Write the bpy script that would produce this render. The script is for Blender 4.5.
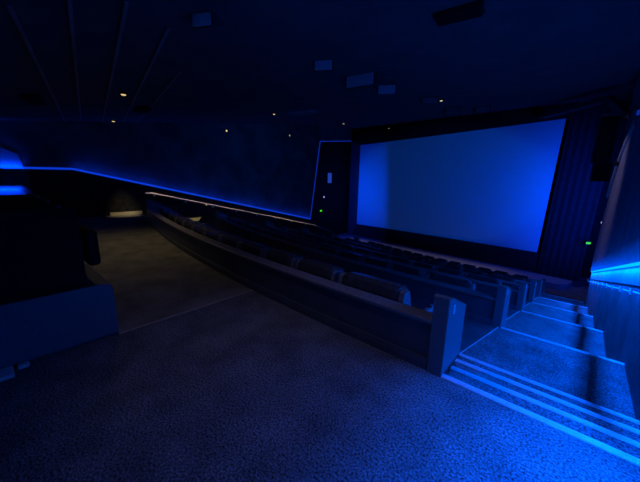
import bpy, bmesh, math, random
from mathutils import Vector, Matrix
random.seed(7)
S = bpy.context.scene
for o in list(bpy.data.objects):
    bpy.data.objects.remove(o)
C = S.collection
PI = math.pi

# ------------------------------------------------------------------ camera
cam = bpy.data.cameras.new('camera')
cam.sensor_width = 36.0
cam.lens = 294.1 / 640.0 * 36.0
cam.clip_start = 0.02
camo = bpy.data.objects.new('camera', cam)
C.objects.link(camo)
FW = Vector((-0.64475847, 0.73445592, -0.21180418))
RT = Vector((0.74868945, 0.66265614, 0.01873362))
UP = Vector((-0.15411236, 0.14649689, 0.97713256))
camo.matrix_world = Matrix(((RT.x, UP.x, -FW.x, 0), (RT.y, UP.y, -FW.y, 0), (RT.z, UP.z, -FW.z, 1.35), (0, 0, 0, 1)))
S.camera = camo

# ------------------------------------------------------------------ exposure, world, lights
S.view_settings.view_transform = 'Standard'
S.view_settings.look = 'None'
S.view_settings.exposure = 0.0
S.view_settings.gamma = 1.0

W = bpy.data.worlds.new('world')
S.world = W
W.use_nodes = True
W.node_tree.nodes['Background'].inputs[0].default_value = (0.0, 0.055, 0.42, 1)
W.node_tree.nodes['Background'].inputs[1].default_value = 0.068

Y0, Y1, DY, DZ = 1.964, 4.319, 2.319, 0.565     # first edge, second edge, row depth, drop per row
SL = DZ / DY
XW, XE = -11.4, 0.618                            # side walls
XA, XB = -0.53, -10.3                            # row ends
BLUE = (0.0, 0.095, 1.0)
BLUE2 = (0.0, 0.05, 1.0)
WARM = (1.0, 0.78, 0.42)


def edge(k):            # Y of the k-th tier edge on the straight side
    return Y0 if k == 0 else Y1 + DY * (k - 1)


def curve(x):           # rows bow towards the screen on the far side
    return 0.0165 * max(0.0, -x - 1.0) ** 2


def area(name, a, b, width, normal, color, power, spread=180):
    a, b, n = Vector(a), Vector(b), Vector(normal).normalized()
    d = (b - a).normalized()
    n = (n - d * n.dot(d)).normalized()
    L = bpy.data.lights.new(name, 'AREA')
    L.shape = 'RECTANGLE'
    L.size = (b - a).length
    L.size_y = width
    L.energy = power
    L.color = color
    L.spread = math.radians(spread)
    o = bpy.data.objects.new(name, L)
    z = -n
    y = z.cross(d)
    o.matrix_world = Matrix(((d.x, y.x, z.x, 0), (d.y, y.y, z.y, 0), (d.z, y.z, z.z, 0), (0, 0, 0, 1)))
    o.location = (a + b) / 2
    C.objects.link(o)
    return o


def spot(name, loc, target, color, power, angle, blend=0.6, size=0.05):
    L = bpy.data.lights.new(name, 'SPOT')
    L.energy, L.color = power, color
    L.spot_size, L.spot_blend = math.radians(angle), blend
    L.shadow_soft_size = size
    o = bpy.data.objects.new(name, L)
    o.location = loc
    o.rotation_euler = (Vector(target) - Vector(loc)).to_track_quat('-Z', 'Y').to_euler()
    C.objects.link(o)
    return o


def led_r(y):           # height of the right-hand light line
    return 1.155 - 0.246 * max(0.0, y - 1.96)


def led_l(y):           # height of the left-hand light line
    return 1.45 - 0.2365 * max(0.0, y - 1.85)


# right LED line: level beside the landing, then falling with the stairs
LX = 0.575
area('led_right_landing', (LX, 0.35, 1.14), (LX, 1.96, 1.14), 0.04, (-0.12, 0, -1), BLUE, 42.0, 92)
area('led_right_slope', (LX, 1.96, 1.14), (LX, 12.9, led_r(12.9) - 0.015), 0.04, (-0.12, 0, -1), BLUE, 235.0, 155)
# added upward fill for the drape and ceiling; the line itself shines down
area('right_up_fill', (0.50, 1.0, led_r(1.0) + 0.03), (0.50, 12.9, led_r(12.9) + 0.03), 0.02, (0.1, 0, 1), BLUE, 28.0, 170)
# left LED line, dimmer
area('led_left_slope', (XW + 0.11, 1.85, led_l(1.85)), (XW + 0.11, 12.0, led_l(12.0)), 0.02, (-0.1, 0, 1), BLUE2, 16.0, 170)
# LED strips on the screen-side ends of both wall panels wash the screen edges
area('led_left_end', (-11.80, 11.45, -0.9), (-11.76, 12.2, 3.2), 0.05, (-0.1, 1, 0), BLUE2, 62.0, 60)
area('led_right_end', (1.7, 14.6, -1.8), (1.7, 14.6, 2.6), 0.04, (-0.75, 1, -0.1), BLUE2, 140.0, 90)
# projector throw from the rear
spot('projector', (-5.6, -2.6, 2.05), (-6.9, 18.6, 1.0), (0.0, 0.15, 1.0), 1700, 34.5, 0.3, 0.05).scale = (1, 0.6, 1)
# dim house downlights, and added fills
spot('house_aisle', (-6.57, 1.9, 2.70), (-6.0, 1.4, 0), WARM, 30, 120, 1.0, 0.1)
spot('house_aisle_far', (-10.0, 2.9, 2.8), (-11.34, 3.05, -0.2), WARM, 130, 23, 1.0, 0.06)
spot('house_landing', (-1.6, 1.2, 2.62), (-1.5, 1.5, 0), (0.62, 0.53, 1.0), 14.0, 85, 1.0, 0.1)
area('rail_fill', (XW + 0.16, 3.7, 2.55), (XW + 0.16, 12.9, 0.35), 0.02, (-0.015, 0, -1), (1.0, 0.86, 0.8), 3.2, 6)  # added narrow lamp, only there to brighten the left handrail
spot('right_drape_fill', (-1.4, 9.5, 3.6), (0.6, 10.2, 1.2), (0.62, 0.55, 1.0), 100.0, 60, 1.0, 0.1)  # added purple-blue fill to brighten the right wall drape
area('house_stage', (-12.5, 17.5, 4.5), (-2.0, 16.6, 4.5), 0.1, (0, -0.03, -1), (0.6, 0.55, 0.9), 9.5, 20)
spot('front_floor_fill', (-0.2, 15.6, 4.2), (0.0, 16.3, -3.2), (0.2, 0.22, 1.0), 200.0, 36, 0.8, 0.1)  # added fill for the front floor, in place of light spill
spot('left_wall_fill', (-6.5, 7.6, 3.3), (-11.4, 8.2, 0.9), (0.0, 0.14, 1.0), 75.0, 104, 1.0, 0.1)  # added blue fill that lifts the left wall above its light line


# ------------------------------------------------------------------ materials
def mat(name, col, rough=0.8, noise=None, bump=0.0, metal=0.0, emit=None, spec=0.5, scale2=None):
    m = bpy.data.materials.new(name)
    m.use_nodes = True
    nt = m.node_tree
    b = nt.nodes['Principled BSDF']
    b.inputs['Base Color'].default_value = (*col, 1)
    b.inputs['Roughness'].default_value = rough
    b.inputs['Metallic'].default_value = metal
    b.inputs['Specular IOR Level'].default_value = spec
    if noise:
        sc, lo, hi = noise
        tc = nt.nodes.new('ShaderNodeTexCoord')
        n = nt.nodes.new('ShaderNodeTexNoise')
        n.inputs['Scale'].default_value = sc
        n.inputs['Detail'].default_value = 3
        r = nt.nodes.new('ShaderNodeMapRange')
        r.inputs['From Min'].default_value = 0.3
        r.inputs['From Max'].default_value = 0.7
        r.inputs['To Min'].default_value = lo
        r.inputs['To Max'].default_value = hi
        mx = nt.nodes.new('ShaderNodeMix')
        mx.data_type = 'RGBA'
        mx.blend_type = 'MULTIPLY'
        mx.inputs['Factor'].default_value = 1
        mx.inputs['A'].default_value = (*col, 1)
        nt.links.new(tc.outputs['Object'], n.inputs['Vector'])
        nt.links.new(n.outputs['Fac'], r.inputs['Value'])
        nt.links.new(r.outputs['Result'], mx.inputs['B'])
        nt.links.new(mx.outputs['Result'], b.inputs['Base Color'])
        if scale2:
            n2 = nt.nodes.new('ShaderNodeTexNoise')
            n2.inputs['Scale'].default_value = scale2
            nt.links.new(tc.outputs['Object'], n2.inputs['Vector'])
            r2 = nt.nodes.new('ShaderNodeMapRange')
            r2.inputs['From Min'].default_value = 0.3
            r2.inputs['From Max'].default_value = 0.7
            r2.inputs['To Min'].default_value = 0.7
            r2.inputs['To Max'].default_value = 1.2
            nt.links.new(n2.outputs['Fac'], r2.inputs['Value'])
            m2 = nt.nodes.new('ShaderNodeMix')
            m2.data_type = 'RGBA'
            m2.blend_type = 'MULTIPLY'
            m2.inputs['Factor'].default_value = 1
            nt.links.new(mx.outputs['Result'], m2.inputs['A'])
            nt.links.new(r2.outputs['Result'], m2.inputs['B'])
            nt.links.new(m2.outputs['Result'], b.inputs['Base Color'])
        if bump:
            bp = nt.nodes.new('ShaderNodeBump')
            bp.inputs['Strength'].default_value = bump
            bp.inputs['Distance'].default_value = 0.01
            nt.links.new(n.outputs['Fac'], bp.inputs['Height'])
            nt.links.new(bp.outputs['Normal'], b.inputs['Normal'])
    if emit:
        b.inputs['Emission Color'].default_value = (*emit[0], 1)
        b.inputs['Emission Strength'].default_value = emit[1]
    return m


M = {
    'carpet': mat('loop_carpet', (0.22, 0.22, 0.225), 0.95, (85, 0.1, 1.8), 1.0, spec=0.1, scale2=4),
    'aisle_carpet': mat('aisle_carpet', (0.26, 0.25, 0.22), 0.95, (60, 0.6, 1.3), 0.5, spec=0.1, scale2=3),
    'vinyl': mat('row_vinyl', (0.10, 0.11, 0.12), 0.35, (6, 0.8, 1.2)),
    'wall': mat('wall_fabric', (0.13, 0.135, 0.15), 0.95, (1.4, 0.55, 1.25), spec=0.1),
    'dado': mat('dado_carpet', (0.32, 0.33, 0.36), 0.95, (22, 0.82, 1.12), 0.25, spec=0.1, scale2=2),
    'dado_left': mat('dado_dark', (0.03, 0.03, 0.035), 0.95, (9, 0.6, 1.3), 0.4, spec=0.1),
    'ceiling': mat('ceiling_paint', (0.10, 0.104, 0.115), 0.95, (2, 0.85, 1.1), spec=0.1),
    'black': mat('matt_black', (0.012, 0.012, 0.014), 0.9, spec=0.2),
    'drape': mat('drape_velvet', (0.30, 0.28, 0.36), 0.9, (14, 0.85, 1.1), spec=0.1),
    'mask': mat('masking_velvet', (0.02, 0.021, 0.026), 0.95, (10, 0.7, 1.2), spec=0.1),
    'mask_left': mat('masking_lit_velvet', (0.06, 0.062, 0.075), 0.95, (10, 0.8, 1.15), spec=0.1),  # lighter masking velvet: the glow on the left side is put into its colour
    'screen': mat('screen_vinyl', (0.75, 0.75, 0.75), 0.9, spec=0.1),
    'laminate': mat('navy_laminate', (0.10, 0.11, 0.13), 0.55, (5, 0.85, 1.1)),
    'cap': mat('cap_laminate', (0.28, 0.26, 0.25), 0.45, (30, 0.8, 1.15)),
    'post': mat('post_laminate', (0.17, 0.175, 0.19), 0.45, (30, 0.92, 1.06)),
    'post_top': mat('post_top_wood', (0.32, 0.24, 0.18), 0.4, (40, 0.6, 1.3)),
    'leather': mat('seat_leather', (0.085, 0.085, 0.09), 0.27, (25, 0.7, 1.2), 0.15),
    'leather_side': mat('seat_side_panel', (0.26, 0.265, 0.28), 0.5, (25, 0.8, 1.1)),
    'plastic': mat('black_plastic', (0.02, 0.02, 0.022), 0.4),
    'alu': mat('aluminium', (0.85, 0.86, 0.88), 0.35, (40, 0.92, 1.05), metal=0.15),
    'rail': mat('handrail_wood', (0.75, 0.62, 0.52), 0.3, (20, 0.8, 1.1)),
    'rail_dark': mat('handrail_steel', (0.35, 0.36, 0.38), 0.25, metal=0.8),
    'stage': mat('stage_carpet', (0.30, 0.27, 0.30), 0.95, (40, 0.8, 1.15), spec=0.1),
    'speaker': mat('speaker_case', (0.06, 0.06, 0.065), 0.5),
    'fitting': mat('ceiling_fitting', (0.75, 0.76, 0.80), 0.5, (10, 0.9, 1.05)),
    'runner': mat('ceiling_runner', (0.24, 0.245, 0.26), 0.6, (3, 0.7, 1.3)),
    'beige': mat('beige_trim', (0.42, 0.36, 0.30), 0.6, (20, 0.8, 1.1)),
    'paper': mat('pale_plate', (0.8, 0.8, 0.8), 0.6),
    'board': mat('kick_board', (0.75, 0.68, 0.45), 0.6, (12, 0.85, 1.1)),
    'led_r': mat('led_bright', (0.1, 0.1, 0.1), 0.5, emit=((0.0, 0.35, 1.0), 1.6)),
    'led_l': mat('led_dim', (0.1, 0.1, 0.1), 0.5, emit=((0.003, 0.045, 0.75), 0.8)),
    'led_f': mat('led_faint', (0.1, 0.1, 0.1), 0.5, emit=((0.003, 0.03, 0.45), 0.55)),
    'lamp': mat('lamp_lens', (0.5, 0.5, 0.5), 0.5, emit=((1.0, 0.72, 0.28), 0.8)),
    'lamp_dim': mat('lamp_lens_dim', (0.5, 0.5, 0.5), 0.5, emit=((0.9, 0.75, 0.5), 0.3)),
    'step_face': mat('lit_tread_glow', (0.4, 0.35, 0.2), 0.6, (8, 0.7, 1.2), emit=((0.55, 0.42, 0.13), 0.22)),
    'exit': mat('exit_face', (0.02, 0.1, 0.01), 0.5, emit=((0.06, 0.9, 0.0), 0.8)),
    'white_lamp': mat('white_indicator', (0.5, 0.5, 0.5), 0.5, emit=((0.7, 0.6, 1.0), 0.6)),
    'pale_panel': mat('pale_lit_panel', (0.2, 0.2, 0.3), 0.5, emit=((0.02, 0.07, 0.45), 0.55)),
}


# ------------------------------------------------------------------ mesh helpers
def link(name, bm, m, parent=None, smooth=False):
    bmesh.ops.recalc_face_normals(bm, faces=bm.faces)
    me = bpy.data.meshes.new(name)
    bm.to_mesh(me)
    bm.free()
    if smooth:
        for p in me.polygons:
            p.use_smooth = True
    me.materials.append(M[m])
    o = bpy.data.objects.new(name, me)
    C.objects.link(o)
    if parent:
        o.parent = parent
    return o


def struct(name, bm, m, parent=None, smooth=False):
    o = link(name, bm, m, parent, smooth)
    if not parent:
        o['kind'] = 'structure'
    return o


def empty(name, loc, rz=0.0):
    o = bpy.data.objects.new(name, None)
    o.empty_display_size = 0.1
    C.objects.link(o)
    o.location = loc
    o.rotation_euler = (0, 0, rz)
    return o


def tag(o, label, cat, group=None):
    o['label'] = label
    o['category'] = cat
    if group:
        o['group'] = group
    return o


def box(bm, lo, hi, bev=0.0, seg=2, mtx=None):
    lo, hi = Vector(lo), Vector(hi)
    r = bmesh.ops.create_cube(bm, size=1.0)
    vs = r['verts']
    for v in vs:
        v.co = Vector([lo[i] + (v.co[i] + 0.5) * (hi[i] - lo[i]) for i in range(3)])
    if bev > 0:
        es = list({e for v in vs for e in v.link_edges})
        r = bmesh.ops.bevel(bm, geom=es, offset=bev, segments=seg, profile=0.5, affect='EDGES')
        vs = list({v for f in r['faces'] for v in f.verts} | {v for v in vs if v.is_valid})
    if mtx is not None:
        bmesh.ops.transform(bm, matrix=mtx, verts=vs)
    return vs


def prism(bm, pts, vec):
    """extrude the polygon pts along vec"""
    vec = Vector(vec)
    a = [bm.verts.new(Vector(p)) for p in pts]
    b = [bm.verts.new(Vector(p) + vec) for p in pts]
    n = len(pts)
    bm.faces.new(a)
    bm.faces.new(list(reversed(b)))
    for i in range(n):
        bm.faces.new((a[i], b[i], b[(i + 1) % n], a[(i + 1) % n]))


def tube(bm, pts, r, n=8):
    pts = [Vector(p) for p in pts]
    rings = []
    for i, p in enumerate(pts):
        d = (pts[min(i + 1, len(pts) - 1)] - pts[max(i - 1, 0)]).normalized()
        u = d.cross(Vector((0, 0, 1)))
        if u.length < 1e-3:
            u = d.cross(Vector((1, 0, 0)))
        u.normalize()
        v = d.cross(u)
        rings.append([bm.verts.new(p + (u * math.cos(2 * PI * k / n) + v * math.sin(2 * PI * k / n)) * r) for k in range(n)])
    for a, b in zip(rings, rings[1:]):
        for k in range(n):
            bm.faces.new((a[k], a[(k + 1) % n], b[(k + 1) % n], b[k]))
    bm.faces.new(rings[0])
    bm.faces.new(list(reversed(rings[-1])))


def bar(bm, a, b, w, h):
    """rectangular bar from a to b, w across, h upwards"""
    a, b = Vector(a), Vector(b)
    d = (b - a).normalized()
    u = d.cross(Vector((0, 0, 1))).normalized()
    v = u.cross(d)
    pts = [a + u * sx * w / 2 + v * sz * h / 2 for sx, sz in ((-1, -1), (1, -1), (1, 1), (-1, 1))]
    prism(bm, pts, b - a)


def disc(bm, c, r, h, n=20, r2=None):
    r2 = r if r2 is None else r2
    c = Vector(c)
    a = [bm.verts.new(c + Vector((r * math.cos(2 * PI * k / n), r * math.sin(2 * PI * k / n), 0))) for k in range(n)]
    b = [bm.verts.new(c + Vector((r2 * math.cos(2 * PI * k / n), r2 * math.sin(2 * PI * k / n), h))) for k in range(n)]
    bm.faces.new(a)
    bm.faces.new(list(reversed(b)))
    for k in range(n):
        bm.faces.new((a[k], b[k], b[(k + 1) % n], a[(k + 1) % n]))


def sweep(bm, profile, x0, x1, yb, n=28):
    """sweep a (y, z) profile along a row from x0 to x1, following the row curve"""
    rings = []
    for i in range(n + 1):
        x = x0 + (x1 - x0) * i / n
        rings.append([bm.verts.new((x, yb + curve(x) + y, z)) for y, z in profile])
    k = len(profile)
    for a, b in zip(rings, rings[1:]):
        for j in range(k):
            bm.faces.new((a[j], b[j], b[(j + 1) % k], a[(j + 1) % k]))
    bm.faces.new(rings[0])
    bm.faces.new(list(reversed(rings[-1])))


ORD = ['nearest', 'second', 'third', 'fourth', 'fifth', 'sixth']
NTH = ['first', 'second', 'third', 'fourth', 'fifth', 'sixth', 'seventh', 'eighth', 'ninth', 'tenth', 'eleventh',
       'twelfth', 'thirteenth', 'fourteenth', 'fifteenth']


def ceil_z(y):
    return 2.55 + 0.125 * y


# ------------------------------------------------------------------ floor and tiers
FZ = -6 * DZ
bm = bmesh.new()
n = 40
xs = [XE] + [XA] + [XA + (-2.8 - XA) * i / 12 for i in range(1, 13)]
top = [(x, Y0 + (curve(x) if x < XA else 0), 0) for x in xs]
poly = top + [(-2.8, -3.0, 0), (XE, -3.0, 0)]
prism(bm, poly, (0, 0, -0.15))
struct('floor', bm, 'carpet')

bm = bmesh.new()
xs = [-2.8 + (XW + 2.8) * i / 24 for i in range(25)]
poly = [(x, Y0 + curve(max(x, XB)), 0) for x in xs] + [(XW, -3.0, 0), (-2.8, -3.0, 0)]
prism(bm, poly, (0, 0, -0.15))
struct('floor_aisle', bm, 'aisle_carpet')

# metal strip where the two carpets meet
bm = bmesh.new()
box(bm, (-2.815, 0.6, -0.002), (-2.79, 2.0, 0.006))
struct('trim_1', bm, 'beige')

# seat rows: dark vinyl decks, one per row
bm = bmesh.new()
for k in range(1, 6):
    z = -DZ * k
    d = edge(k) - edge(k - 1)
    sweep(bm, [(-0.02 if k == 1 else 0.0, z), (d, z), (d, z - DZ), (-0.02 if k == 1 else 0.0, z - DZ)], XA, XB, edge(k - 1))
struct('floor_rows', bm, 'vinyl')

bm = bmesh.new()
box(bm, (-14.2, 13.0, FZ - 0.2), (2.4, 19.75, FZ))
struct('floor_front', bm, 'carpet')

# side stairs: each tier has four risers; the treads flare a little into the row entrances
FLARE = (0.015, 0.055, 0.115, 0.17)
NR = 4


def stairs(name, x_row, x_wall, shift, nosing_mat):
    sg = 1 if x_wall > x_row else -1
    bm = bmesh.new()
    pieces = []
    for k in range(0, 6):
        y = edge(k) + shift
        yn = edge(k + 1) + shift
        OFF = (0.0, 0.36, 0.72, 1.08) if k == 0 else (0.0, 0.305, 0.61, 0.915)
        for s in range(NR):
            zt = -DZ * k - DZ * s / NR
            ya = y + OFF[s]
            xf = x_row - sg * FLARE[s]
            pieces.append((ya, zt, xf))
            zl = zt - DZ / NR
            if s < NR - 1:
                xn = x_row - sg * FLARE[s + 1]
                q = [(x_wall, ya), (xf, ya), (xn, y + OFF[s + 1]), (x_wall, y + OFF[s + 1])]
            else:
                yb = yn if k < 5 else ya + 0.6
                q = [(x_wall, ya), (xf, ya), (x_row - sg * 0.23, ya + 0.22), (x_row - sg * 0.03, yb), (x_wall, yb)]
            if k == 5 and s == NR - 1:
                continue
            lift = 0.004
            prism(bm, [(px, py, zl + lift) for px, py in q], (0, 0, -0.5))
    o = struct(name, bm, 'carpet')
    for ya, zt, xf in pieces:
        nb = bmesh.new()
        prof = [(xf, ya - 0.04, zt + 0.008), (xf, ya + 0.010, zt + 0.008), (xf, ya + 0.010, zt - 0.040), (xf, ya + 0.001, zt - 0.040),
                (xf, ya + 0.001, zt - 0.002), (xf, ya - 0.04, zt - 0.002)]
        prism(nb, prof, (x_wall - xf, 0, 0))
        for gy in (-0.032, -0.02, -0.008):
            box(nb, (min(xf, x_wall), ya + gy - 0.003, zt + 0.007), (max(xf, x_wall), ya + gy + 0.003, zt + 0.011))
        link('step_nosing', nb, nosing_mat, o)
    # slim metal edge between the carpet and the row deck
    for k in range(1, 6):
        y = edge(k - 1) + shift
        bm = bmesh.new()
        bar(bm, (x_row - sg * 0.235, y + 1.30, -DZ * k + 0.004), (x_row - sg * 0.035, edge(k) + shift, -DZ * k + 0.004), 0.010, 0.012)
        link('deck_edge', bm, nosing_mat, o)
    return o


stairs('stairs_right', XA, XE - 0.002, 0.0, 'alu')
stairs('stairs_left', XB, XW + 0.002, curve(XB), 'cap')

# set-back plinth under the nearest end post
bm = bmesh.new()
box(bm, (-0.655, Y0 - 0.0, -DZ), (-0.615, Y0 + 0.38, -0.001))
struct('trim_2', bm, 'laminate')

# ------------------------------------------------------------------ walls and ceiling
# right wall: raised pile dado wall running down with the stairs
bm = bmesh.new()
prism(bm, [(XE, -3, -4), (XE, 12.92, -4), (XE, 12.92, -1.2), (XE, 12.3, 4.1), (XE, -3, 2.2)], (0.3, 0, 0))
struct('wall_right', bm, 'dado')

# right alcove wall and front wall
bm = bmesh.new()
box(bm, (2.3, 12.9, -4), (2.5, 19.8, 5.2))
box(bm, (0.9, 12.6, -4), (2.5, 12.8, 5.2))
struct('wall_right_alcove', bm, 'black')
bm = bmesh.new()
box(bm, (-14.4, 19.7, -4), (2.5, 19.9, 5.6))
struct('wall_front', bm, 'mask')

# left wall with a front end leaning towards the screen, then the recess
bm = bmesh.new()
prism(bm, [(XW, -3, -4), (XW, 12.0, -4), (XW, 12.09, -0.98), (XW, 12.82, 3.32), (XW, 12.82, 4.3), (XW, -3, 2.3)], (-0.25, 0, 0))
struct('wall_left', bm, 'wall')
bm = bmesh.new()
box(bm, (-14.4, 11.0, -4), (-14.15, 19.8, 5.2))
box(bm, (-14.4, 11.0, -4), (XW - 0.25, 11.1, 5.2))
struct('wall_left_alcove', bm, 'black')
# header above the recess, its lower edge lit
bm = bmesh.new()
prism(bm, [(XW, 12.82, 3.32), (-13.76, 19.05, 4.08), (-13.76, 19.05, 5.0), (XW, 12.82, 4.3)], (-0.15, -0.05, 0))
struct('trim_3', bm, 'wall')

# dark dado of the left wall under the light line
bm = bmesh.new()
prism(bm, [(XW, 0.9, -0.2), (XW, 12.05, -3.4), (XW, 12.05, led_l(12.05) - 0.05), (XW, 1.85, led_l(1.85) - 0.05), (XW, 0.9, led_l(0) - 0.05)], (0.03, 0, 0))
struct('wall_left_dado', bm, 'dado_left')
# warm lit kick board at the far end of the cross aisle
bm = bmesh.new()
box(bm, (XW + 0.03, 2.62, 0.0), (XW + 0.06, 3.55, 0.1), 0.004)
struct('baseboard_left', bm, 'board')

bm = bmesh.new()
prism(bm, [(-14.4, -3, ceil_z(-3)), (-14.4, 19.9, ceil_z(19.9)), (2.5, 19.9, ceil_z(19.9)), (2.5, -3, ceil_z(-3))], (0, 0, 0.15))
struct('ceiling', bm, 'ceiling')

# slim metal runners across the ceiling above the rear block
for i, (a, b) in enumerate([((-11.2, 2.18), (-2.9, 0.60)), ((-11.2, 1.81), (-3.5, 0.34)), ((-11.2, 2.70), (-2.9, 0.96)),
                            ((-11.2, 3.25), (-3.2, 1.40)), ((-11.2, 3.65), (-4.6, 2.14))]):
    bm = bmesh.new()
    bar(bm, (a[0], a[1], ceil_z(a[1]) - 0.012), (b[0], b[1], ceil_z(b[1]) - 0.012), 0.03, 0.02)
    struct('trim_%d' % (i + 4), bm, 'runner')

# ceiling bulkhead at the right front corner
bm = bmesh.new()
bar(bm, (-2.2, 18.3, 4.35), (0.13, 13.0, 3.84), 0.35, 0.16)
bar(bm, (0.13, 13.0, 3.84), (0.58, 12.7, 3.3), 0.3, 0.16)
bar(bm, (0.56, 12.9, 3.3), (0.56, 8.6, 2.66), 0.16, 0.14)
struct('trim_9', bm, 'ceiling')

# stage in front of the screen
bm = bmesh.new()
sp = [(-14.1, 17.4)] + [(x, 16.35 + 0.7 * curve(x)) for x in (-11, -9, -7, -5, -3, -1, -0.2)] + [(0.1, 16.6), (0.25, 17.2), (0.15, 17.75), (-0.5, 19.6), (-14.1, 19.6)]
prism(bm, [(x, y, -3.1) for x, y in sp], (0, 0, -0.28))
struct('floor_stage', bm, 'stage')

# rear platform whose blue end panel faces the landing
bm = bmesh.new()
v = [(-2.83, -3.0, 0.0), (-2.83, 0.60, 0.0), (-2.83, 0.60, 0.43), (-2.83, 0.57, 0.46), (-2.83, -3.0, 0.46)]
prism(bm, v, (-6.6, 0, 0))
struct('floor_rear', bm, 'laminate')
bm = bmesh.new()
prism(bm, [(-2.80, -3.0, 0.03), (-2.80, 0.585, 0.03), (-2.80, 0.60, 0.06), (-2.80, 0.60, 0.42), (-2.80, 0.58, 0.455), (-2.80, 0.545, 0.47), (-2.80, -3.0, 0.47)], (-0.03, 0, 0))
struct('wall_rear_end', bm, 'post')

# lit wall pieces beyond the rear block
bm = bmesh.new()
prism(bm, [(XW, -2, 1.42), (XW, 0.83, 1.42), (XW, 0.76, 1.80), (XW, 0.46, 1.95), (XW, -2, 1.95)], (0.02, 0, 0))
struct('wall_left_upper', bm, 'drape')
bm = bmesh.new()
prism(bm, [(XW, -2, 0.0), (XW, 1.0, 0.0), (XW, 0.95, 0.60), (XW, 0.63, 0.90), (XW, -2, 0.90)], (0.03, 0, 0))
struct('wall_left_lower', bm, 'drape')
area('led_rear_upper', (XW + 0.09, -0.1, 1.41), (XW + 0.09, 0.8, 1.41), 0.02, (-0.6, 0, 1), BLUE2, 5.0, 120)
area('led_rear_lower', (XW + 0.12, -0.1, 0.96), (XW + 0.12, 0.7, 0.96), 0.02, (-1, 0, -0.9), BLUE2, 5.0, 110)

# ------------------------------------------------------------------ light strips
def strip(label, pts, w, h, m, group=None):
    b = bmesh.new()
    for a, c in zip(pts, pts[1:]):
        bar(b, a, c, w, h)
    o = link('light_strip', b, m)
    tag(o, label, 'light strip', group)
    return o


strip('bright cyan-blue light strip along the right wall above the handrail', [(0.606, -2.5, 1.165), (0.606, 1.96, 1.165), (0.606, 12.92, led_r(12.92) + 0.01)], 0.02, 0.035, 'led_r')
strip('long blue light strip running down the far left wall', [(XW + 0.02, 0.8, 1.45), (XW + 0.02, 1.85, 1.455), (XW + 0.02, 12.09, led_l(12.09))], 0.04, 0.055, 'led_l')
strip('short glowing blue strip in place of a lit bulkhead face above the right wall drape', [(0.55, 8.0, 2.60), (0.55, 12.4, 3.22)], 0.03, 0.09, 'led_f')  # emissive strip drawn for the blue-lit face of the bulkhead box
strip('faint blue light line outlining the left wall panel end and recess header', [(XW + 0.02, 12.09, led_l(12.09)), (XW + 0.02, 12.82, 3.30), (-13.72, 19.0, 4.06)], 0.03, 0.055, 'led_f')

# ------------------------------------------------------------------ screen with masking
SC = [(-5.90, 3.73), (6.0, 4.11), (5.82, -2.075), (-5.91, -2.18)]   # corners in the screen's own frame (x, z)
SROT = math.atan(-0.116)
t = empty('cinema_screen', (-7.04, 18.36, -3.1), SROT)
bm = bmesh.new()
nx = 24
rows = []
for i in range(nx + 1):
    u = i / nx
    xt = SC[0][0] + (SC[1][0] - SC[0][0]) * u
    zt = SC[0][1] + (SC[1][1] - SC[0][1]) * u
    xb = SC[3][0] + (SC[2][0] - SC[3][0]) * u
    zb = SC[3][1] + (SC[2][1] - SC[3][1]) * u
    dy = 0.10 * (1 - (2 * u - 1) ** 2)
    rows.append([bm.verts.new((xt, dy, zt + 3.1)), bm.verts.new((xb, dy, zb + 3.1)),
                 bm.verts.new((xb, dy + 0.03, zb + 3.1)), bm.verts.new((xt, dy + 0.03, zt + 3.1))])
for a, b in zip(rows, rows[1:]):
    for j in range(4):
        bm.faces.new((a[j], b[j], b[(j + 1) % 4], a[(j + 1) % 4]))
bm.faces.new(rows[0])
bm.faces.new(list(reversed(rows[-1])))
link('screen_sheet', bm, 'screen', t)


def mask(name, pts, m, d=0.12):
    b = bmesh.new()
    prism(b, [(x, -0.06, z + 3.1) for x, z in pts], (0, d, 0))
    return link(name, b, m, t)


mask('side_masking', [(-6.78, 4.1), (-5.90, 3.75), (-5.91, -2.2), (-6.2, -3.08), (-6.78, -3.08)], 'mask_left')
mask('top_masking', [(-6.78, 4.05), (-6.78, 4.75), (6.3, 4.75), (6.3, 4.13), (6.0, 4.11), (-5.90, 3.73)], 'black')
mask('bottom_masking', [(-5.91, -2.18), (5.82, -2.075), (6.1, -2.1), (6.1, -3.08), (-6.3, -3.08)], 'mask')
tag(t, 'large blue-lit cinema screen framed in black masking at the front', 'cinema screen')

# softly pleated masking drape at the right of the screen
bm = bmesh.new()
prev = None
for i in range(61):
    u = i / 60
    x = 5.96 + 1.6 * u
    y = -0.12 + 0.018 * math.sin(u * 2 * PI * 6)
    cur = [bm.verts.new((x, y, 0.0)), bm.verts.new((x + 0.2, y, 7.6)), bm.verts.new((x + 0.2, y + 0.02, 7.6)), bm.verts.new((x, y + 0.02, 0.0))]
    if prev:
        for j in range(4):
            bm.faces.new((prev[j], cur[j], cur[(j + 1) % 4], prev[(j + 1) % 4]))
    else:
        bm.faces.new(cur)
    prev = cur
bm.faces.new(list(reversed(prev)))
o = link('masking_drape', bm, 'mask', smooth=False)
o.location = (-7.04, 18.36, -3.09)
o.rotation_euler = (0, 0, SROT)
tag(o, 'dark pleated drape hanging at the right-hand side of the screen', 'drape')

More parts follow.
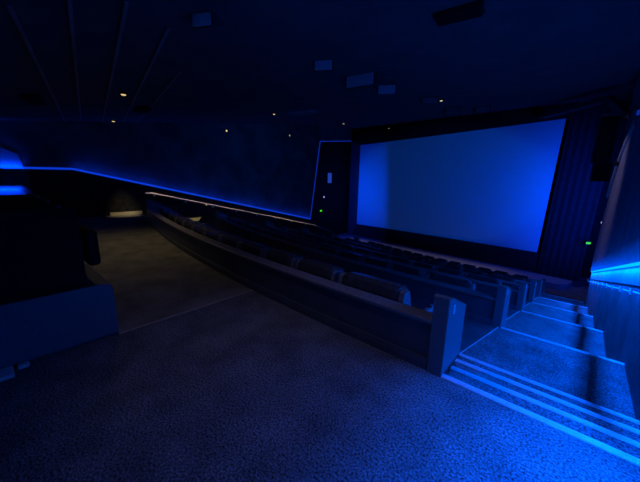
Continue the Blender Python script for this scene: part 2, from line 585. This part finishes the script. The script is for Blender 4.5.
# pleated wall drape above the right light line, its front edge swept back towards the top
bm = bmesh.new()
NU, NV = 300, 14
grid = []
for i in range(NU + 1):
    u = i / NU
    y0 = -2.0 + (12.9 + 2.0) * u
    col = []
    for j in range(NV + 1):
        h = 4.35 * j / NV
        zz = led_r(y0) + 0.03 + h
        lean = 0.0615 * h ** 3
        yy = y0 - lean * u
        zmax = ceil_z(yy) - 0.03
        zz = min(zz, zmax)
        x = 0.592 - 0.018 * math.sin(y0 * 2 * PI / 0.62) - 0.008 * math.sin(y0 * 2 * PI / 0.23)
        col.append(bm.verts.new((x, yy, zz)))
    grid.append(col)
for a, b in zip(grid, grid[1:]):
    for j in range(NV):
        bm.faces.new((a[j], b[j], b[j + 1], a[j + 1]))
o = link('wall_drape', bm, 'drape', smooth=True)
so = o.modifiers.new('thick', 'SOLIDIFY')
so.thickness = 0.012
tag(o, 'purple-blue pleated drape covering the right wall above the light strip', 'drape')

# ------------------------------------------------------------------ handrails
def handrail(label, pts, r, m, brackets, wall_x, cat='handrail'):
    t = empty('handrail', pts[0])
    o0 = Vector(pts[0])
    b = bmesh.new()
    tube(b, [Vector(p) - o0 for p in pts], r, 10)
    link('rail', b, m, t, True)
    for p in brackets:
        b = bmesh.new()
        p = Vector(p) - o0
        wx = wall_x - o0.x
        tube(b, [p + Vector((0, 0, -r)), p + Vector((0, 0, -0.06)), Vector((wx, p.y, p.z - 0.07))], 0.008, 6)
        s = 1 if wx > p.x else -1
        box(b, (min(wx, wx - s * 0.012), p.y - 0.035, p.z - 0.10), (max(wx, wx - s * 0.012), p.y + 0.035, p.z - 0.04))
        link('bracket', b, 'alu', t)
    tag(t, label, cat)
    return t


def rail_r(y):
    return 0.375 - 0.2455 * (y - 4.05)


pts = [(0.53, 2.2, rail_r(2.2))] + [(0.53, y, rail_r(y)) for y in (4, 6, 8, 10, 12.3)] + [(0.56, 12.7, rail_r(12.6) - 0.03)]
handrail('handrail on the right wall just under the bright light strip', pts, 0.019, 'rail_dark',
         [(0.53, y, rail_r(y)) for y in (2.4, 3.4, 4.3, 5.05, 5.9, 6.8, 7.7, 8.6, 9.5, 10.4, 11.3, 12.2)], XE)


def rail_l(y):
    return 0.70 - 0.241 * (y - 3.88)


pts = [(XW + 0.10, 3.7, rail_l(3.88) + 0.0)] + [(XW + 0.10, y, rail_l(y)) for y in (3.95, 6, 8, 10, 12.26)] + [(XW + 0.10, 13.3, -1.68), (XW + 0.10, 13.9, -1.95)]
handrail('long handrail with warm glints on the far left wall', pts, 0.024, 'rail', [(XW + 0.10, y, rail_l(y)) for y in (4.0, 5.1, 6.2, 7.3, 8.4, 9.5, 10.6, 11.7)], XW + 0.03)

# ------------------------------------------------------------------ row partitions with end posts
for k in range(6):
    HW = 0.39 if k < 5 else 0.2
    zb = -DZ * k              # level behind the partition
    yb = edge(k)
    t = empty('row_partition', (XA, yb, zb - DZ))
    dz = zb - DZ

    def sw(name, prof, m, x0, x1):
        b = bmesh.new()
        sweep(b, prof, x0, x1, 0)
        bmesh.ops.translate(b, verts=b.verts, vec=(-XA, 0, -dz))
        return link(name, b, m, t)
    sw('panel', [(0.0, zb - DZ + 0.002), (0.0, zb + HW - 0.03), (0.09, zb + HW - 0.03), (0.09, zb - DZ + 0.002)], 'laminate', XA - 0.06, XB)
    sw('cap_rail', [(-0.03, zb + HW - 0.03), (-0.035, zb + HW - 0.005), (-0.025, zb + HW), (0.10, zb + HW), (0.11, zb + HW - 0.03)], 'cap', XA - 0.125, XB - 0.02)
    sw('kick_ledge', [(-0.03, zb + 0.002), (-0.03, zb + 0.045), (-0.022, zb + 0.085), (0.0, zb + 0.085), (0.0, zb + 0.002)], 'laminate', XA - 0.125, XB)
    # end post with sloping top
    z0 = 0.0 if k else DZ
    for xa, dirn, cy in ((XA - 0.015, -1, 0.0), (XB - 0.0, 1, curve(XB))):
        b = bmesh.new()
        prof = [(-0.035, z0), (-0.035, DZ + 0.575), (0.015, DZ + 0.575), (0.39, DZ + 0.40), (0.39, z0)]
        prism(b, [(xa - XA, cy + y, z) for y, z in prof], (dirn * 0.105, 0, 0))
        bmesh.ops.bevel(b, geom=list(b.edges), offset=0.004, segments=1, affect='EDGES')
        p = link('end_post', b, 'post', t)
        b = bmesh.new()
        prof = [(-0.037, DZ + 0.572), (-0.037, DZ + 0.580), (0.016, DZ + 0.580), (0.391, DZ + 0.405), (0.391, DZ + 0.398), (0.015, DZ + 0.572)]
        prism(b, [(xa - XA + dirn * -0.002, cy + y, z) for y, z in prof], (dirn * 0.109, 0, 0))
        link('post_cap', b, 'post_top', p)
        if dirn == -1:
            b = bmesh.new()
            box(b, (xa - XA, 0.055, DZ + 0.44), (xa - XA + 0.006, 0.085, DZ + 0.51), 0.002, 1)
            link('row_plate', b, 'paper', p)
    where = {0: 'nearest curved dark partition with sloped end post, bordering the carpeted landing',
             1: 'second curved dark partition from the landing, right behind the nearest seat row',
             2: 'third curved seat-row partition counted down from the landing',
             3: 'fourth curved seat-row partition counted down from the landing',
             4: 'fifth curved seat-row partition counted down from the landing',
             5: 'lowest curved seat-row partition, nearest the stage'}[k]
    tag(t, where, 'partition', 'curved partitions behind the seat rows')

# ------------------------------------------------------------------ recliner seats
PW = 0.635


def make_recliner():
    t = empty('recliner_seat', (0, 0, 0))
    b = bmesh.new()
    box(b, (-0.25, 0.20, 0.0), (0.25, 0.75, 0.20), 0.015, 1)
    link('base', b, 'plastic', t)
    b = bmesh.new()
    box(b, (-0.235, 0.22, 0.20), (0.235, 0.84, 0.42), 0.06, 3)
    link('seat_cushion', b, 'leather', t, True)
    # reclined backrest, its rounded head standing over the partition
    b = bmesh.new()
    prof = [(0.16, 0.30), (0.02, 0.82), (0.0, 0.93), (0.02, 1.005), (0.08, 1.03), (0.15, 1.015), (0.20, 0.95), (0.235, 0.82), (0.33, 0.30)]
    prism(b, [(-0.255, y, z) for y, z in prof], (0.51, 0, 0))
    es = [e for e in b.edges if abs(e.verts[0].co.x - e.verts[1].co.x) < 1e-4]
    bmesh.ops.bevel(b, geom=es, offset=0.035, segments=2, profile=0.5, affect='EDGES')
    bk = link('backrest', b, 'leather', t, False)
    b = bmesh.new()
    box(b, (-0.24, 0.15, 0.70), (0.24, 0.27, 0.99), 0.04, 3)
    link('headrest_pad', b, 'leather', bk, True)
    for s in (-1, 1):
        b = bmesh.new()
        x = s * 0.275
        prism(b, [(x - 0.02, y, z) for y, z in ((0.10, 0.0), (0.80, 0.0), (0.80, 0.56), (0.24, 0.56), (0.16, 0.90), (0.13, 0.99), (0.08, 1.01),
                                                (0.03, 0.99), (0.01, 0.92), (0.03, 0.80), (0.12, 0.45))], (0.04, 0, 0))
        box(b, (x - 0.025, 0.20, 0.55), (x + 0.025, 0.80, 0.63), 0.02, 2)
        a = link('armrest', b, 'leather_side', t)
        b = bmesh.new()
        disc(b, (x, 0.70, 0.625), 0.022, 0.018, 12)
        link('cup_holder', b, 'plastic', a)
    b = bmesh.new()
    box(b, (-0.23, 0.84, 0.12), (0.23, 0.93, 0.42), 0.03, 2)
    link('footrest', b, 'leather', t, True)
    return t


def copy_tree(o, parent=None):
    c = o.copy()
    C.objects.link(c)
    if parent:
        c.parent = parent
    for ch in list(o.children):
        copy_tree(ch, c)
    return c


proto = make_recliner()
first = True
for k in range(6):
    z = -DZ * (k + 1)
    for i in range(14):
        x = -1.36 if i == 0 else -2.07 - PW * (i - 1)
        if x < XB + 0.75:
            continue
        yb = edge(k) + curve(x) + 0.26
        slope = -0.033 * max(0, -x - 1)
        o = proto if first else copy_tree(proto)
        first = False
        o.location = (x, yb, z + 0.001)
        o.rotation_euler = (0, 0, math.atan(slope))
        o.scale = (1.2 if i == 0 else 1, 1, 0.965) if k < 5 else (0.86, 1, 0.99)
        nm = {0: 'nearest row below the landing', 5: 'lowest row by the stage'}.get(k, NTH[k] + ' row down from the landing')
        tag(o, 'dark leather recliner, %s from the right-hand stairs in the %s' % (NTH[i], nm), 'seat', 'recliners in the curved rows')

# rear block, seen from its end
for i in range(3):
    o = copy_tree(proto)
    o.location = (-3.22 - 0.66 * i, -0.345, 0.461)
    o.rotation_euler = (0, 0, 0)
    o.scale = (1, 1, 1)
    for c in o.children:
        if c.name.startswith(('armrest', 'footrest', 'seat_cushion')):
            c.material_slots[0].link = 'OBJECT'
            c.material_slots[0].material = M['black']
    tag(o, 'black recliner on the rear platform, %s from its blue end panel' % NTH[i], 'seat', 'recliners on the rear platform')

# ------------------------------------------------------------------ small lights and signs
def downlight(p, m, label, r=0.022):
    t = empty('downlight', p)
    b = bmesh.new()
    disc(b, (0, 0, -0.006), r * 1.5, 0.03, 20)
    link('trim_ring', b, 'black', t)
    b = bmesh.new()
    disc(b, (0, 0, -0.02), r * 0.7, 0.014, 16, r)
    link('lens', b, m, t)
    tag(t, label, 'downlight', 'pinpoint ceiling downlights')


for (x, y, m, lb, r) in [
        (-6.57, 1.96, 'lamp', 'brightest warm pinpoint downlight above the cross aisle', 0.045),
        (-10.9, 2.9, 'lamp', 'small warm pinpoint downlight near the far end of the cross aisle', 0.045),
        (-8.04, 6.74, 'lamp', 'warm pinpoint downlight high above the middle seat rows', 0.04),
        (-3.75, 9.86, 'lamp', 'warm pinpoint downlight in front of the top edge of the screen', 0.045),
        (-10.22, 13.37, 'lamp', 'pale pinpoint downlight above the top left of the screen recess', 0.045),
        (-2.62, 1.03, 'lamp_dim', 'pale downlight at the top edge of the view over the landing', 0.03)]:
    downlight((x, y, ceil_z(y) - 0.03), m, lb, r)


def wall_lamp(p, m, label, r=0.05):
    t = empty('wall_lamp', p)
    b = bmesh.new()
    box(b, (-0.02, -r * 1.4, -r * 1.4), (0.02, r * 1.4, r * 1.4), 0.005, 1)
    link('housing', b, 'black', t)
    b = bmesh.new()
    box(b, (0.018, -r, -r), (0.03, r, r), 0.006, 1)
    link('lens', b, m, t)
    tag(t, label, 'lamp')


wall_lamp((XW + 0.02, 6.99, 3.14), 'lamp', 'small warm light high on the left wall above the handrail', 0.035)
wall_lamp((XW + 0.02, 10.5, 3.35), 'lamp_dim', 'dim warm light high on the left wall nearer the screen', 0.04)
wall_lamp((XW + 0.05, 5.9, 0.18), 'lamp', 'tiny amber light on the left handrail wall', 0.03)

t = empty('downlight', (-9.45, 16.9, 4.33))
b = bmesh.new(); tube(b, [(0, 0, 0.05), (0, 0, ceil_z(16.9) - 4.33)], 0.012, 6); link('rod', b, 'black', t)
b = bmesh.new(); disc(b, (0, 0, 0), 0.08, 0.06, 16, 0.05); link('housing', b, 'black', t)
b = bmesh.new(); disc(b, (0, 0, -0.012), 0.05, 0.012, 16); link('lens', b, 'lamp_dim', t)
tag(t, 'pale pinpoint light hanging just above the upper edge of the screen', 'downlight', 'pinpoint ceiling downlights')


def exit_sign(p, rz, label, w=0.2):
    t = empty('exit_sign', p, rz)
    b = bmesh.new(); box(b, (-w * 1.3, -0.02, -w * .8), (w * 1.3, 0.04, w * .8), 0.01, 1); link('case', b, 'black', t)
    b = bmesh.new(); box(b, (-w, -0.035, -w * .5), (w, -0.018, w * .5), 0.01, 1); link('lit_face', b, 'exit', t)
    tag(t, label, 'exit sign')


exit_sign((-14.12, 16.1, -1.04), PI / 2, 'small green lit exit sign in the dark recess left of the screen', 0.11)
exit_sign((0.49, 17.0, -1.21), 0.5, 'small green lit exit sign right of the screen by the right wall', 0.085)
t = empty('indicator_lamp', (-14.12, 16.41, -0.05))
b = bmesh.new(); box(b, (-0.03, -0.1, -0.1), (0.02, 0.1, 0.1), 0.01, 1); link('housing', b, 'black', t)
b = bmesh.new(); box(b, (0.015, -0.055, -0.055), (0.03, 0.055, 0.055), 0.01, 1); link('lens', b, 'white_lamp', t)
tag(t, 'tiny white light above the green sign in the left recess', 'lamp')
t = empty('indicator_lamp', (0.60, 12.72, 0.13))
b = bmesh.new(); box(b, (-0.04, -0.04, -0.05), (0.0, 0.05, 0.05), 0.01, 1); link('housing', b, 'black', t)
b = bmesh.new(); box(b, (-0.04, -0.06, -0.03), (0.0, -0.038, 0.03), 0.006, 1); link('lens', b, 'white_lamp', t)
tag(t, 'tiny pinkish light on the front edge of the right wall drape', 'lamp')
t = empty('wall_panel', (-14.13, 17.03, 1.31))
b = bmesh.new(); box(b, (-0.02, -0.27, -0.42), (0.01, 0.27, 0.42), 0.01, 1); link('frame', b, 'black', t)
b = bmesh.new(); box(b, (0.005, -0.22, -0.36), (0.02, 0.22, 0.36), 0.005, 1); link('lit_face', b, 'pale_panel', t)
tag(t, 'small pale blue lit rectangular panel in the recess left of the screen', 'panel')

# step lights on the far stairs; glowing faces stand in for warm-lit treads
for (y, z, w, h, lb) in ((5.25, -0.37, 0.42, 0.07, 'upper warm-lit step light low on the far left wall'), (7.42, -0.67, 0.12, 0.06, 'lower small pale step light low on the far left wall')):
    t = empty('step_light', (XW + 0.03, y, z))
    b = bmesh.new(); box(b, (0, -w - 0.04, h), (0.10, w + 0.04, h + 0.04), 0.01, 1); link('hood', b, 'black', t)
    b = bmesh.new(); prism(b, [(0.004, -w, h), (0.004, -w * 0.9, -h * 0.6), (0.004, w * 0.7, -h), (0.004, w, h)], (0.02, 0, 0)); link('lit_face', b, 'step_face', t)
    tag(t, lb, 'step light', 'step lights on the left stairs')

# floor marker by the rear end panel
o = bmesh.new(); box(o, (-2.80, -0.25, 0.001), (-2.66, -0.04, 0.03), 0.008, 2)
o = link('floor_plate', o, 'paper'); tag(o, 'pale blue-white plate on the carpet at the foot of the rear end panel', 'plate')
o = bmesh.new(); box(o, (-2.795, -0.02, 0.001), (-2.74, 0.04, 0.03), 0.01, 2)
o = link('paper_scrap', o, 'fitting'); tag(o, 'small grey scrap beside the pale plate at the panel foot', 'scrap')

# ------------------------------------------------------------------ ceiling fittings
def fitting(p, size, rz, label, kind, gm='fitting'):
    t = empty('ceiling_speaker' if kind == 's' else 'ceiling_vent', p, rz)
    w, d, h = size
    b = bmesh.new()
    if kind == 's':
        prism(b, [(-w / 2, -d / 2, -h), (-w / 2, d / 2, -h * 0.35), (-w / 2, d / 2, 0.0), (-w / 2, -d / 2, 0.0)], (w, 0, 0))
        bmesh.ops.bevel(b, geom=list(b.edges), offset=0.015, segments=2, affect='EDGES')
        link('housing', b, 'speaker', t)
        b = bmesh.new()
        box(b, (-w * .42, -d / 2 - 0.012, -h * .9), (w * .42, -d / 2 + 0.005, -h * .12), 0.01, 1)
        link('grille', b, gm, t)
        tag(t, label, 'ceiling speaker', 'speakers along the ceiling')
    else:
        box(b, (-w / 2, -d / 2, -h), (w / 2, d / 2, 0.0), 0.01, 1)
        link('frame', b, 'black', t)
        b = bmesh.new()
        for i in range(6):
            yy = -d / 2 + d * (i + 0.5) / 6
            box(b, (-w * .45, yy - d * .04, -h - 0.012), (w * .45, yy + d * .04, -h + 0.004))
        link('louvre', b, 'black', t)
        tag(t, label, 'ceiling vent', 'vents in the ceiling')


fitting((-2.79, 1.58, ceil_z(1.58)), (0.22, 0.2, 0.13), 0.5, 'ceiling speaker nearest the camera, at the top edge left of centre', 's')
fitting((-3.12, 3.59, ceil_z(3.59)), (0.30, 0.22, 0.16), 0.5, 'second ceiling speaker, left of the wide pale one', 's')
fitting((-3.3, 4.91, ceil_z(4.91)), (0.62, 0.4, 0.24), 0.15, 'largest pale-lit ceiling speaker in front of the screen', 's')
fitting((-3.56, 6.17, ceil_z(6.17)), (0.42, 0.3, 0.22), 0.5, 'rounded pale ceiling speaker right after the largest one', 's')
fitting((-3.81, 9.12, ceil_z(9.12)), (0.5, 0.3, 0.2), 0.5, 'dark ceiling speaker beside the warm pinpoint light', 's', 'runner')
fitting((-4.49, 13.02, ceil_z(13.02)), (0.6, 0.4, 0.3), 0.5, 'ceiling speaker above the middle of the screen', 's', 'runner')
fitting((-3.7, 14.2, ceil_z(14.2)), (0.6, 0.4, 0.3), 0.5, 'farthest ceiling speaker, above the right half of the screen', 's', 'runner')
fitting((-1.18, 3.33, ceil_z(3.33)), (0.44, 0.22, 0.05), 0.15, 'black rectangular vent at the top of the ceiling right of centre', 'v')
fitting((-7.73, 0.85, ceil_z(0.85)), (0.9, 0.25, 0.05), -0.2, 'dark vent over the rear block between two ceiling runners', 'v')
fitting((-8.3, 2.84, ceil_z(2.84)), (0.7, 0.3, 0.05), -0.2, 'dark vent beyond the ceiling runners near the left wall', 'v')

# ------------------------------------------------------------------ wall speakers at the right front
def wall_speaker(p, size, rz, label):
    t = empty('wall_speaker', p, rz)
    w, d, h = size
    b = bmesh.new()
    prism(b, [(-w / 2, -d / 2, -h / 2), (w / 2, -d / 2, -h / 2), (w / 2 * .7, d / 2, -h / 2), (-w / 2 * .7, d / 2, -h / 2)], (0, 0, h))
    bmesh.ops.bevel(b, geom=list(b.edges), offset=0.02, segments=2, affect='EDGES')
    link('cabinet', b, 'black', t)
    b = bmesh.new()
    box(b, (-w * .43, -d / 2 - 0.015, -h * .44), (w * .43, -d / 2 + 0.004, h * .44), 0.01, 1)
    link('grille', b, 'plastic', t)
    b = bmesh.new()
    bar(b, (-w * .5, -d * .3, h / 2 + 0.04), (w * .5, -d * .3, h / 2 + 0.04), 0.08, 0.04)
    bar(b, (w * .45, -d * .3, h / 2 + 0.03), (w * .45, -d * .3, -h / 2), 0.08, 0.03)
    link('bracket', b, 'beige', t)
    tag(t, label, 'speaker', 'speakers at the front end of the right wall')


wall_speaker((0.22, 12.9, 2.62), (0.42, 0.42, 1.35), 0.3, 'tall black speaker with beige bracket at the top front of the right wall')
wall_speaker((0.32, 14.6, 1.70), (0.5, 0.4, 0.62), 0.3, 'smaller black speaker hung below the tall one at the right front')

# beige pole along the swept front edge of the right drape
t = empty('drape_pole', (0.56, 12.0, 0.95))
b = bmesh.new()
tube(b, [(0, -0.03, 0), (0, -0.42, 0.42), (0, -1.2, 0.92), (0, -2.3, 1.30), (0, -3.3, 1.55)], 0.05, 10)
link('pole', b, 'beige', t, True)
b = bmesh.new(); box(b, (-0.08, -1.32, 0.82), (0.05, -1.16, 1.0), 0.01, 1); link('clamp', b, 'black', t)
tag(t, 'beige pole with a dark clamp along the top front edge of the right drape', 'pole')
